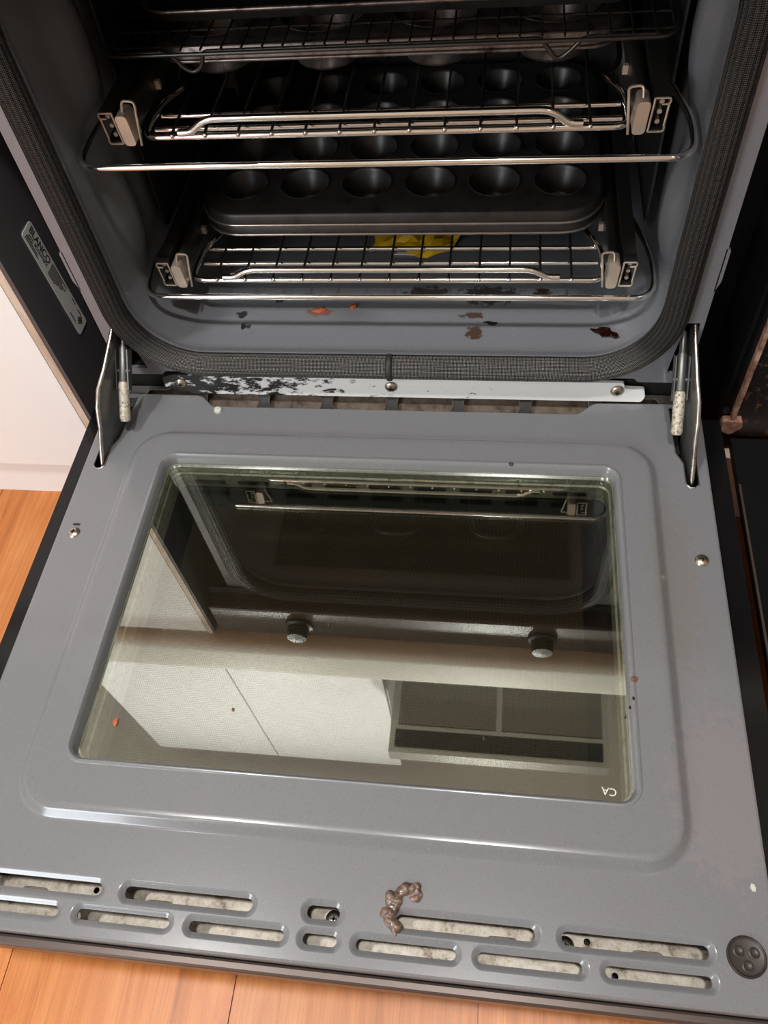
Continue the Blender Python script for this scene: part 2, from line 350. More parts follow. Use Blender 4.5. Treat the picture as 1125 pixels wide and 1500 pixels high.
    def lathe(s, prof, c, seg=24, axis='Z', cap0=False, cap1=False):
        def P(r, h, a):
            x, y = r * math.cos(a), r * math.sin(a)
            return {'Z': (c[0] + x, c[1] + y, c[2] + h), 'Y': (c[0] + x, c[1] + h, c[2] + y), 'X': (c[0] + h, c[1] + x, c[2] + y)}[axis]
        s.loft([[P(r, h, 2 * PI * k / seg) for k in range(seg)] for r, h in prof], True, cap0, cap1); return s
    def build(s, name, m, parent=None, smooth=None, loc=None, weld=True):
        me = bpy.data.meshes.new(name); me.from_pydata(s.v, [], s.f)
        if any(u for u in s.uv):
            ul = me.uv_layers.new(name='UVMap')
            for p, u in zip(me.polygons, s.uv):
                if u:
                    for k, li in enumerate(p.loop_indices): ul.data[li].uv = u[k]
        ms = m if isinstance(m, (list, tuple)) else [m]
        for q in ms: me.materials.append(q)
        for p, k in zip(me.polygons, s.mi): p.material_index = k
        bm = bmesh.new(); bm.from_mesh(me); 
        if weld: bmesh.ops.remove_doubles(bm, verts=bm.verts, dist=1e-6)
        if weld: bmesh.ops.recalc_face_normals(bm, faces=bm.faces); bm.to_mesh(me); bm.free()
        if smooth is not None:
            me.polygons.foreach_set('use_smooth', [True] * len(me.polygons)); me.set_sharp_from_angle(angle=math.radians(smooth))
        o = bpy.data.objects.new(name, me); COL.objects.link(o)
        if parent is not None: put(o, parent)
        if loc: o.location = loc
        return o
def wmat(q):
    if q.parent is None: return q.matrix_basis.copy()
    return wmat(q.parent) @ q.matrix_parent_inverse @ q.matrix_basis
def put(o, parent):
    o.parent = parent; o.matrix_parent_inverse = wmat(parent).inverted()
def thing(name, label, cat, loc=(0, 0, 0), group=None):
    o = bpy.data.objects.new(name, None); COL.objects.link(o); o.location = loc; o.empty_display_size = .02
    o.matrix_basis = Matrix.Translation(loc)
    tag(o, label, cat, group); return o
def tag(o, label, cat, group=None):
    o['label'] = label; o['category'] = cat
    if group: o['group'] = group
    return o
def struct(o): o['kind'] = 'structure'; return o
def link_copy(src, name, parent, dloc):
    c = bpy.data.objects.new(name, src.data); COL.objects.link(c); c.parent = parent
    c.matrix_parent_inverse = src.matrix_parent_inverse.copy(); c.location = Vector(src.location) + Vector(dloc); return c
def arc(cx, cy, r, a0, a1, n): return [(cx + r * math.cos(a0 + (a1 - a0) * i / n), cy + r * math.sin(a0 + (a1 - a0) * i / n)) for i in range(n + 1)]
def rrect(cx, cy, hx, hy, r, n=8):
    p = []
    for sx_, sy_, a in ((1, 1, 0), (-1, 1, PI / 2), (-1, -1, PI), (1, -1, 1.5 * PI)):
        p += arc(cx + sx_ * (hx - r), cy + sy_ * (hy - r), r, a, a + PI / 2, n)
    return p
def stadium(x0, x1, cy, h, n=8): return rrect((x0 + x1) / 2, cy, (x1 - x0) / 2, h, h * .98, n)
def roundpoly(pts, rad, n=4):
    out = []; m_ = len(pts)
    for i in range(m_):
        p = Vector(pts[i]); a = Vector(pts[i - 1]); b = Vector(pts[(i + 1) % m_]); r = rad[i] if isinstance(rad, (list, tuple)) else rad
        if r <= 0: out.append(tuple(p)); continue
        d1 = (a - p); d2 = (b - p); t = min(r, d1.length * .45, d2.length * .45); q1 = p + d1.normalized() * t; q2 = p + d2.normalized() * t
        for k in range(n + 1):
            u = k / n; out.append(tuple(q1 * (1 - u) ** 2 + p * 2 * u * (1 - u) + q2 * u * u))
    return out
def round3(pts, rad, n=5):
    """polyline in 3-D with rounded inner corners"""
    out = [Vector(pts[0])]
    for i in range(1, len(pts) - 1):
        p = Vector(pts[i]); a = Vector(pts[i - 1]); b = Vector(pts[i + 1]); t = min(rad, (a - p).length * .48, (b - p).length * .48)
        q1 = p + (a - p).normalized() * t; q2 = p + (b - p).normalized() * t
        for k in range(n + 1):
            u = k / n; out.append(q1 * (1 - u) ** 2 + p * 2 * u * (1 - u) + q2 * u * u)
    out.append(Vector(pts[-1])); return out
def text_mesh(name, body, size, m, parent, origin, xdir, ydir, thick=0.0001, align='LEFT', bold=0.0):
    cu = bpy.data.curves.new(name, 'FONT'); cu.body = body; cu.size = size; cu.align_x = align; cu.offset = bold; cu.extrude = thick
    o = bpy.data.objects.new(name + '_tmp', cu); COL.objects.link(o); dg = bpy.context.evaluated_depsgraph_get()
    me = bpy.data.meshes.new_from_object(o.evaluated_get(dg)); bpy.data.objects.remove(o)
    x = Vector(xdir).normalized(); y = Vector(ydir).normalized(); z = x.cross(y)
    T = Matrix(((x.x, y.x, z.x, origin[0]), (x.y, y.y, z.y, origin[1]), (x.z, y.z, z.z, origin[2]), (0, 0, 0, 1)))
    me.transform(T); me.materials.clear(); me.materials.append(m)
    q = bpy.data.objects.new(name, me); COL.objects.link(q)
    if parent is not None: put(q, parent)
    return q

FZ = -0.152   # floor level
# ================================================================== the setting
o = struct(MB().box(-2.2, 2.2, -2.4, .62, FZ - .06, FZ - .009).build('floor', m_floor))
PWD = .192; first = None; k = 0
for i in range(23):
    x0 = -2.2 + i * PWD; yy = -2.4 - random.random() * 1.0
    while yy < .62:
        y0 = max(-2.4, yy); y1 = min(.62, yy + 1.2)
        if y1 - y0 > .05:
            x1 = min(2.2, x0 + PWD - .0008)
            MB().box(x0, x1, y0, y1 - .0008, FZ - .009, FZ).build('plank', m_floor, o)
        yy += 1.2
struct(MB().box(-2.2, 2.2, -2.4, .72, CEIL, CEIL + .05).build('ceiling', m_ceil))
struct(MB().box(-2.2, 2.2, .62, .72, FZ - .06, CEIL).build('wall_back', m_plaster))
b = MB(); b.plate([(-2.2, FZ - .06), (2.2, FZ - .06), (2.2, CEIL), (-2.2, CEIL)], [[(-1.92, .58), (-1.08, .58), (-1.08, 1.62), (-1.92, 1.62)]], lambda a, c: (a, -2.4, c), lambda a, c: (a, -2.5, c)); struct(b.build('wall_front', m_plaster))
wn_ = struct(MB().box(-1.919, -1.081, -2.47, -2.46, .581, 1.619).build('added_window', m_glowpane))  # unseen window added around the fill light, with a glowing pane
for (a0, a1, c0_, c1_) in ((-1.919, -1.081, .581, .62), (-1.919, -1.081, 1.58, 1.619), (-1.919, -1.88, .621, 1.579), (-1.12, -1.081, .621, 1.579)): MB().box(a0, a1, -2.459, -2.41, c0_, c1_).build('window_frame', m_white, wn_)
struct(MB().box(-2.3, -2.2, -2.5, .72, FZ - .06, CEIL).build('wall_left', m_plaster))
struct(MB().box(2.2, 2.3, -2.5, .72, FZ - .06, CEIL).build('wall_right', m_plaster))
struct(MB().box(-2.2, -.302, -.026, -.010, FZ, -.060).build('trim_1', m_white))
struct(MB().box(.302, 2.2, -.026, -.010, FZ, -.060).build('trim_2', m_edge))
for (lx, ly, pw), lab in zip(LAMPS, ('round recessed downlight in the ceiling above the open oven door', 'round recessed downlight in the ceiling near the wall cupboard',
                                     'round recessed downlight in the ceiling at the far right of the room', 'round recessed downlight in the ceiling at the far left of the room')):
    t = thing('downlight', lab, 'light', (lx, ly, CEIL), 'ceiling downlights')
    MB().lathe([(.062, 0), (.085, 0), (.085, -.006), (.078, -.010), (.062, -.008), (.062, 0)], (lx, ly, CEIL), 24).build('trim_ring', m_white, t, 40)
    MB().lathe([(.061, -.004), (.0005, -.004), (.0005, -.001), (.061, -.001), (.061, -.004)], (lx, ly, CEIL), 24).build('lens', m_lamp, t)

# ---- benchtop, left cabinet, cupboards above, hood
b = MB(); prof = roundpoly([(-.050, .505), (-.050, .600), (.62, .600), (.62, .505)], [.018, .018, 0, 0], 5)
b.prism(prof, lambda a, c: (-2.2, a, c), lambda a, c: (2.2, a, c))
tag(b.build('benchtop', m_bench, None, 40), 'cream benchtop with rounded front edge running above the oven', 'benchtop')
t = thing('base_cabinet', 'white base cabinet with worn beige door edging left of the oven', 'cabinet', (-.6, .2, FZ))
MB().box(-.910, -.3165, -.010, .60, -.060, .500).build('body', m_white, t)
sp_ = MB().box(-.3162, -.3085, -.0285, .60, -.100, .500).build('side_panel', m_white, t)
MB().box(-.3160, -.3085, -.0305, -.0286, -.100, .500).build('edge_strip', m_edge, sp_)
d = MB().box(-.906, -.3165, -.031, -.012, -.094, .492).build('door', m_white, t)
t = thing('wall_cupboard', 'white double-door wall cupboard mounted left of the range hood', 'cupboard', (-.6, .45, 1.36))
MB().box(-1.01, -.165, .30, .618, 1.36, 2.12).build('body', m_white, t)
for x0, x1 in ((-1.008, -.590), (-.586, -.167)):
    dd = MB().box(x0, x1, .282, .299, 1.355, 2.118, .002).build('door', m_white, t)
t = thing('range_hood', 'grey steel range hood on the wall over the cooktop', 'range hood', (.13, .45, 1.5))
b = MB(); b.loft([[(-.145, .13, 1.50), (.415, .13, 1.50), (.415, .618, 1.50), (-.145, .618, 1.50)], [(-.145, .13, 1.56), (.415, .13, 1.56), (.415, .618, 1.56), (-.145, .618, 1.56)],
                  [(.02, .40, 1.72), (.25, .40, 1.72), (.25, .618, 1.72), (.02, .618, 1.72)]], True, True, True); b.build('canopy', m_hood, t)
MB().box(.025, .245, .405, .618, 1.72, CEIL - .002).build('chimney', m_hood, t)
MB().box(-.13, .40, .145, .190, 1.494, 1.4995).build('lamp_strip', m_blackrough, t)
for k in range(2): MB().box(-.125 + k * .27, .130 + k * .27, .205, .58, 1.494, 1.4995).build('filter', m_filter, t)

# ================================================================== the oven
oven = thing('oven', 'built-in oven with grey enamel cavity and its dirty glass door dropped open', 'oven', (0, .2, -.06))
TOPC = .395  # top of the cavity mouth
# --- front frame
outer = [(-.269, .019), (-.227, .019), (-.222, .0235), (.222, .0235), (.227, .019), (.269, .019), (.269, .415), (-.269, .415)]
mouth = rrect(0, (.048 + TOPC) / 2, .2335, (TOPC - .048) / 2, .062, 10)
sl = [(-.2545, .0905), (-.2435, .0905), (-.2445, .060), (-.2385, .0275), (-.2580, .0275), (-.2580, .060)]
hs_l = sl; hs_r = [(.2550, .0905), (.2655, .0905), (.2665, .030), (.2490, .030), (.2515, .060)]
b = MB(); b.plate(outer, [mouth, hs_l, hs_r], lambda a, c: (a, 0, c), lambda a, c: (a, .004, c)); fr = b.build('front_frame', m_frame, oven)
for hs in (hs_l, hs_r):
    b = MB(); b.fill(hs, [], lambda a, c: (a, .03, c)); b.loft([[(a, .0038, c) for a, c in hs], [(a, .03, c) for a, c in hs]]); b.build('hinge_pocket', m_blackrough, fr)
# small joggle tabs on the frame edge
for sx_ in (-1, 1):
    b = MB(); pts = [(sx_ * .268, .122), (sx_ * .268, .165), (sx_ * .2715, .163), (sx_ * .2715, .134)]
    b.prism(pts, lambda a, c: (a, 0.0, c), lambda a, c: (a, .004, c)); b.build('frame_tab', m_frame, fr)
# --- dark side trims: liners that run back beside the frame
for sx_ in (-1, 1):
    mm_ = m_flange if sx_ < 0 else m_black
    x0, x1 = sorted((sx_ * .3045, sx_ * .3078))
    MB().box(x0, x1, -.0300 if sx_ < 0 else -.004, .070, -.055, .495).build('side_trim', mm_, oven)
    x0, x1 = sorted((sx_ * .262, sx_ * .3044)); MB().box(x0, x1, .062, .068, -.055, .495).build('trim_back', mm_, oven)
    x0, x1 = sorted((sx_ * .2640, sx_ * .2686)); MB().box(x0, x1, .0042, .0615, -.02, .415).build('frame_edge', mm_, oven)
# --- cavity shell (fine grid so the pressed bulges of the walls are real relief)
bul = [(.075, .150, .018, .042, .011), (.095, .285, .020, .05, .011), (.22, .16, .03, .045, .009), (.22, .285, .03, .05, .009)]
def bulge(y, z):
    h = 0
    for by, bz, ry, rz, a in bul:
        d = ((y - by) / ry) ** 2 + ((z - bz) / rz) ** 2
        h += a * math.exp(-d * d * .7)
    return h
ys = [-.0005, .0, .002, .005, .009, .014] + [.02 + .012 * i for i in range(31)] + [.40]
loops = []
for y in ys:
    e = min(1, max(0, (y) / .014)); e = e * e * (3 - 2 * e)
    hx = .2325 + .0075 * e; z0 = .0505 - .0075 * e; z1 = TOPC - .002 + .01 * e; r = .060
    base = []
    # bottom -> right -> top -> left with dense sides
    def side(x, za, zb, n): return [(x, za + (zb - za) * i / n) for i in range(n)]
    rr = arc(hx - r, z0 + r, r, -PI / 2, 0, 10)[:-1]; base += [(-hx + r + (2 * hx - 2 * r) * i / 16, z0) for i in range(16)] + rr
    base += side(hx, z0 + r, z1 - r, 22) + arc(hx - r, z1 - r, r, 0, PI / 2, 10)[:-1]
    base += [(hx - r - (2 * hx - 2 * r) * i / 16, z1) for i in range(16)] + arc(-hx + r, z1 - r, r, PI / 2, PI, 10)[:-1]
    base += side(-hx, z1 - r, z0 + r, 22) + arc(-hx + r, z0 + r, r, PI, 1.5 * PI, 10)[:-1]
    lp = []
    for (x, z) in base:
        if abs(x) > hx - .012 and y > .02: x -= math.copysign(bulge(y, z), x)
        lp.append((x, y, z))
    loops.append(lp)
b = MB(); b.loft(loops, True, False, True); cav = b.build('cavity', m_cav, oven, 40)
# back fan cover
b = MB(); b.lathe([(.001, -.014), (.085, -.014), (.105, -.008), (.11, 0)], (0, .399, .22), 32, 'Y'); b.build('fan_cover', m_blackrough, oven, 40)
# grill element, and black sheets added to imitate deep shade in the cavity
MB().box(-.205, .205, .030, .385, .3885, .3915).build('roof_shade_sheet', m_blackrough, oven)
ge = []
for i in range(5):
    xx = -.14 + i * .07; ge += [(xx, .08 if i % 2 == 0 else .33, .372), (xx, .33 if i % 2 == 0 else .08, .372)]
MB().tube([(-.14, .39, .372)] + round3(ge, .03, 5), .0035, 8).build('grill_element', m_raild, oven, 60)
MB().box(-.215, .215, .3900, .3930, .060, .386).build('rear_shade_sheet', m_blackrough, oven)
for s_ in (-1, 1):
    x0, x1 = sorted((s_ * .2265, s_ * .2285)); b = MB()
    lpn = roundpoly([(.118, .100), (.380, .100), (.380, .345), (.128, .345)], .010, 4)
    b.plate(lpn, [], lambda a, c: (x0, a, c), lambda a, c: (x1, a, c)); b.build('side_shade_sheet', m_blackrough, oven)
# --- gasket
gp = [(a, -.0045, c) for a, c in rrect(0, (.0385 + TOPC + .012) / 2, .2430, (TOPC + .012 - .0385) / 2, .070, 16)]
gp2 = []
for i in range(len(gp)):
    a = Vector(gp[i]); c = Vector(gp[(i + 1) % len(gp)]); n = max(1, int((c - a).length / .008))
    gp2 += [a.lerp(c, k / n) for k in range(n)]
gk = MB().tube(gp2, .0112, 16, True, uv=True).build('gasket', m_gasket, oven, 60)
b = MB(); b.lathe([(.0112, -.0030), (.0128, -.0022), (.0132, 0), (.0128, .0022), (.0112, .0030)], (.001, -.0045, .0385), 20, 'X'); b.build('gasket_seam', m_gasket, gk, 60)
# --- bracket strip with screws, vents and ledge below the mouth
bp = roundpoly([(-.226, .0075), (-.205, .0075), (-.200, .0005), (.232, .0005), (.2345, .006), (.233, .0135), (.215, .0145), (.214, .0205), (-.215, .0215), (-.226, .0185)], .002, 3)
b = MB(); b.plate(bp, [], lambda a, c: (a, -.0030 - (.02 - c) * .22, c), lambda a, c: (a, .0, c)); br = b.build('bracket_strip', m_bracket, oven)
def screw(parent, c, axis, r=.0052, flat=False):
    s = MB()
    sg = -1 if axis == 'Y' else 1
    s.lathe([(r * 1.25, 0), (r * 1.2, sg * .0007), (r * .9, sg * .0018), (r * .55, sg * .0024), (r * .02, sg * .0026)], c, 20, axis)
    so = s.build('screw', m_screw, parent, 50)
    q = MB(); h = sg * .0027; w_ = r * .16; l_ = r * .5
    if axis == 'Y':
        q.box(c[0] - l_, c[0] + l_, c[1] + h - .0002, c[1] + h + .0004, c[2] - w_, c[2] + w_); q.box(c[0] - w_, c[0] + w_, c[1] + h - .0002, c[1] + h + .0004, c[2] - l_, c[2] + l_)
    else:
        q.box(c[0] - l_, c[0] + l_, c[1] - w_, c[1] + w_, c[2] + h - .0004, c[2] + h + .0002); q.box(c[0] - w_, c[0] + w_, c[1] - l_, c[1] + l_, c[2] + h - .0004, c[2] + h + .0002)
    return so, q
for x in (-.2085, 0, .2090):
    so, q = screw(br, (x, -.0049, .0120), 'Y', .0050)
    q.build('screw_slot', m_screwd, br)
vents = [stadium(cx - .0268, cx + .0268, -.0062, .0054, 5) for cx in [(-3.5 + i) * .0636 for i in range(8)]]
VS = lambda d: (lambda a, c: (a, .0005 - (.0015 - c) * 1.15 + d, c - d * .8))
b = MB(); b.plate([(-.268, -.0145), (.268, -.0145), (.268, .0015), (-.268, .0015)], vents, VS(0), VS(.0012)); vpn = b.build('vent_panel', m_blackrough, oven)
for lp in vents:
    b = MB(); b.tube([VS(-.0002)(a, c) for a, c in lp], .0006, 5, True); b.build('vent_lip', m_ledge, vpn, 60)
b = MB(); b.plate([(-.262, -.0145), (.262, -.0145), (.262, .0015), (-.262, .0015)], [], VS(.006), VS(.0075)); b.build('duct_back', m_ledge, oven)
MB().box(-.268, .268, .0035, .0041, -.055, .0188).build('lower_front', m_blackrough, oven)
MB().box(-.262, .262, -.045, -.016, -.0300, -.0240).build('lower_ledge', m_ledge, oven)
# --- control fascia with knobs above (only seen mirrored in the door glass)
fa = MB().box(-.2975, .2975, -.028, .004, .420, .495, .004).build('control_panel', m_brownglass, oven)
for x in (-.17, .175):
    b = MB(); b.lathe([(.020, 0), (.020, -.004), (.016, -.006), (.014, -.022), (.001, -.023)], (x, -.028, .458), 24, 'Y'); b.build('knob', m_blackrough, fa, 40)
MB().box(-.2975, .2975, -.004, .004, .402, .419).build('vent_strip', m_blackrough, oven)
MB().box(-.275, .275, .405, .55, -.05, .49).build('housing', m_blackrough, oven)

# --- rating label on the left trim, reading downwards
LX = -.3044; CY, ZT, ZB = .0205, .1745, .0535
def LT(a, c): return CY + a + (ZT - c) * .055    # a: across (y), c: height
lpts = roundpoly([(-.0100, ZB), (.0100, ZB), (.0100, ZT), (-.0100, ZT)], .0035, 4)
lb = MB(); lb.plate(lpts, [], lambda a, c: (LX + .0008, LT(a, c), c), lambda a, c: (LX, LT(a, c), c)); lab = lb.build('rating_label', m_label, oven)
xd = (0, .055, -1); yd = (0, 1, .055); PX = LX + .0009
text_mesh('brand_print', 'BLANCO', .0096, m_ink, lab, (PX, LT(.0012, ZT - .004), ZT - .004), xd, yd, bold=.00012)
text_mesh('model_print', 'BOSE610FX', .0050, m_ink, lab, (PX, LT(-.0030, ZT - .017), ZT - .017), xd, yd)
def bar(ac, za, ln, wd=.0005):
    MB().prism([(ac - wd, ZT - za - ln), (ac + wd, ZT - za - ln), (ac + wd, ZT - za), (ac - wd, ZT - za)], lambda a, c: (PX + .0002, LT(a, c), c), lambda a, c: (PX - .0001, LT(a, c), c)).build('print_line', m_ink, lab)
for ac, za, ln in ((-.0012, .006, .009), (-.0036, .005, .010), (-.0054, .004, .022), (-.0074, .004, .024), (.0070, .046, .030), (.0050, .046, .022), (.0030, .046, .030), (.0010, .046, .026),
                   (-.0010, .046, .024), (-.0030, .046, .018), (-.0050, .046, .014), (.0070, .088, .008), (.0060, .102, .008), (-.006, .094, .012)): bar(ac, za, ln)
b = MB(); dm = [(.0046, 0), (0, .0046), (-.0046, 0), (0, -.0046)]; q = (.001, ZB + .010)
b.plate([(q[0] + a, q[1] + c) for a, c in dm], [[(q[0] + a * .7, q[1] + c * .7) for a, c in dm]], lambda a, c: (PX + .0002, LT(a, c), c), lambda a, c: (PX - .0001, LT(a, c), c))
b.prism([(q[0] - .0014, q[1] - .0014), (q[0] + .0014, q[1] - .0014), (q[0] + .0014, q[1] + .0014), (q[0] - .0014, q[1] + .0014)], lambda a, c: (PX + .0002, LT(a, c), c), lambda a, c: (PX - .0001, LT(a, c), c)); b.build('approval_mark', m_ink, lab)

# ================================================================== the oven door (a part of the oven), lying open at z = 0
body = MB(); DX, DY0, DY1 = .3035, -.4945, -.016
lo_ = rrect(0, (DY0 + DY1) / 2, DX, (DY1 - DY0) / 2, .006, 4); li_ = rrect(0, (DY0 + DY1) / 2, DX - .027, (DY1 - DY0) / 2 - .008, .005, 4)
body.loft([[(x, y, -.014) for x, y in li_], [(x, y, -.012) for x, y in lo_], [(x, y, -.046) for x, y in lo_], [(x, y, -.046) for x, y in li_], [(x, y, -.014) for x, y in li_]])
door = body.build('door', m_black, oven, 30)
MB().box(-.2985, .2985, -.4965, -.4895, -.0400, -.0100, .0018).build('front_edge_strip', m_brownstrip, door)  # front edge strip; its brown stands in for the wood floor's reflection
# inner enamel panel
P = MB()
outl = roundpoly([(-.282, -.487), (.282, -.487), (.282, -.0095), (.1905, -.0105), (.1760, -.0245), (-.1760, -.0245), (-.1905, -.0105), (-.282, -.0095)], [.007, .007, .002, .004, .004, .004, .004, .002], 5)
C0 = (0, -.2365); RF = dict(n=10)
raised = rrect(C0[0], C0[1], .2405, .1805, .036, 10)
def hinge_hole(s):
    p = [(.2555, -.0145), (.2745, -.0145), (.2745, -.066), (.2735, -.078), (.2735, -.100), (.2705, -.1035), (.2660, -.1035), (.2630, -.100), (.2630, -.078), (.2575, -.066)]
    return [(s * a, c) for a, c in p]
slots = []
YL, YU = -.4738, -.4578
for x0, x1 in ((-.2430, -.1798), (-.1660, -.1015), (-.0878, -.0236), (-.0112, .0112), (.0236, .0878), (.1015, .1660), (.1798, .2430)): slots.append((x0, x1, YL, .0033))
for x0, x1 in ((-.2430, -.1535), (-.1370, -.0478), (-.0108, .0112), (.0478, .1370), (.1535, .2430)): slots.append((x0, x1, YU, .0040))
GL = .0041
holes = [raised, hinge_hole(1), hinge_hole(-1)] + [stadium(x0 - GL, x1 + GL, cy, h + GL, 8) for x0, x1, cy, h in slots]
Z = lambda z: (lambda a, c: (a, c, z))
P.fill(outl, holes, Z(0))
# rolled outer edge
def offs(lp, d):
    out = []; n = len(lp)
    for i in range(n):
        a = Vector(lp[i - 1]); c = Vector(lp[(i + 1) % n]); t = (c - a).normalized(); out.append((lp[i][0] + t.y * d, lp[i][1] - t.x * d))
    return out
P.loft([[(x, y, 0) for x, y in outl], [(x, y, -.0006) for x, y in offs(outl, .0014)], [(x, y, -.0022) for x, y in offs(outl, .0021)], [(x, y, -.012) for x, y in offs(outl, .0021)]])
# raised window surround, rolled rim and throat
def rl(ins, z, c=C0, hx=.2405, hy=.1805, r=.036): return [(x, y, z) for x, y in rrect(c[0], c[1], hx - ins, hy - ins, max(.004, r - ins), 10)]
C1 = (0, -.2315)
def wl(ins, z): return rl(ins, z, C1, .2085, .1455, .016)
P.loft([rl(0, 0), rl(.0012, .0003), rl(.0025, .0012), rl(.0062, .0052), rl(.0076, .0062), rl(.0092, .0066), rl(.012, .0067)])
P.fill([(x, y) for x, y, z in rl(.012, .0067)], [[(x, y) for x, y, z in wl(0, .0067)]], Z(.0067))
P.loft([wl(0, .0067), wl(.0010, .0074), wl(.0026, .0074), wl(.0040, .0060), wl(.0050, .0030), wl(.0056, -.003), wl(.0060, -.006)])
# pressed lips of the vent slots
for x0, x1, cy, h in slots:
    P.loft([[(a, c, 0) for a, c in stadium(x0 - GL, x1 + GL, cy, h + GL, 8)], [(a, c, -.0003) for a, c in stadium(x0 - GL * .7, x1 + GL * .7, cy, h + GL * .7, 8)],
            [(a, c, -.0016) for a, c in stadium(x0 - GL * .35, x1 + GL * .35, cy, h + GL * .35, 8)], [(a, c, -.0026) for a, c in stadium(x0, x1, cy, h, 8)], [(a, c, -.0040) for a, c in stadium(x0, x1, cy, h, 8)]])
P.build('inner_panel', m_door, door, 35, weld=False)
# steel slot rims around the hinge holes
for s in (-1, 1):
    b = MB(); hp = [(x, y, .0003) for x, y in hinge_hole(s)]
    b.tube(hp, .0007, 5, True); b.build('hinge_slot_rim', m_steel, door, 60)
# window: steel throat with slots, two panes
b = MB(); wi = rrect(C1[0], C1[1], .2020, .1390, .010, 10); wo = rrect(C1[0], C1[1], .2045, .1415, .012, 10)
b.loft([[(x, y, -.0045) for x, y in wo], [(x, y, -.0045) for x, y in wi], [(x, y, -.016) for x, y in wi], [(x, y, -.0170) for x, y in rrect(C1[0], C1[1], .2005, .1375, .009, 10)], [(x, y, -.0355) for x, y in rrect(C1[0], C1[1], .2005, .1375, .009, 10)]])
tf = b.build('window_throat', m_winframe, door, 35)
yb = C1[1] + .1374
for i in range(9):
    x = -.168 + i * .042
    b = MB(); b.plate(stadium(x - .0150, x + .0150, -.0270, .0021, 5), [], lambda a, c: (a, yb - .0012, c), lambda a, c: (a, yb - .0002, c)); b.build('throat_slot', m_recess, tf)
b = MB(); gl = rrect(C1[0], C1[1], .2030, .1400, .010, 8); b.face(b.add([(x, y, -.0030) for x, y in gl])); b.cur = 1; b.loft([[(x, y, -.0030) for x, y in gl], [(x, y, -.0062) for x, y in gl]], True, False, True); gpane = b.build('inner_pane', [m_glass, m_glass2], door)
MB().box(-.2755, .2755, DY0 + .009, DY1 - .009, -.0460, -.0365).build('outer_pane', m_outglass, door)
text_mesh('glass_mark', 'CA', .0075, m_whiteink, door, (.1925, -.3620, -.00285), (-1, .08, 0), (-.08, -1, 0))
# galvanised plate behind the vents
ph = []
for x, y in ((-.214, -.462), (-.188, -.462), (-.168, -.4555), (-.131, -.462), (-.122, -.4625), (-.111, -.4625), (.112, -.462), (.122, -.462), (.172, -.4555), (.186, -.462), (.212, -.463), (.189, -.4735)):
    ph.append([(x + .0022 * math.cos(2 * PI * k / 12), y + .0022 * math.sin(2 * PI * k / 12)) for k in range(12)])
b = MB(); b.plate([(-.272, -.4835), (.272, -.4835), (.272, -.436), (-.272, -.436)], ph, Z(-.0270), Z(-.0285)); vp = b.build('vent_backing_plate', m_galv, door)
for x, y in ((-.213, -.458), (-.120, -.4585), (.117, -.4585), (.210, -.458)):
    b = MB(); b.tube(round3([(x - .011, y - .006, -.0267), (x - .009, y, -.0267), (x + .009, y, -.0267), (x + .011, y - .006, -.0267)], .004), .0009, 6); b.build('pressed_bead', m_galv, vp, 60)
for x, y in ((.004, -.4580), (.158, -.459)):
    so, q = screw(vp, (x, y, -.0270), 'Z', .0048); q.build('screw_slot', m_screwd, vp)
for s, y in ((-1, -.1755), (1, -.1755)):
    so, q = screw(door, (s * .2680, y, 0), 'Z', .0046); q.build('screw_slot', m_screwd, door)
b = MB(); b.plate(stadium(-.2685 - .0035, -.2685 + .0035, -.1665, .0011, 5), [], Z(.0003), Z(0)); b.build('locating_slot', m_blackrough, door)
# grommet
for s in (-1, 1):
    b = MB(); b.lathe([(.0118, 0), (.0118, .0012), (.0110, .0020), (.0102, .0012), (.0095, .0010), (.0005, .0010)], (s * .2640, -.4580, 0), 28); gm = b.build('grommet', m_rubber, door, 50)
    for k in range(3):
        a = 2 * PI * k / 3 + .5; b = MB(); b.lathe([(.0034, 0), (.0034, .0006), (.0026, .0009), (.0020, .0004), (.0003, .0004)], (s * .2640 + .0052 * math.cos(a), -.4580 + .0052 * math.sin(a), .0008), 14); b.build('grommet_stud', m_rubber, gm, 50)
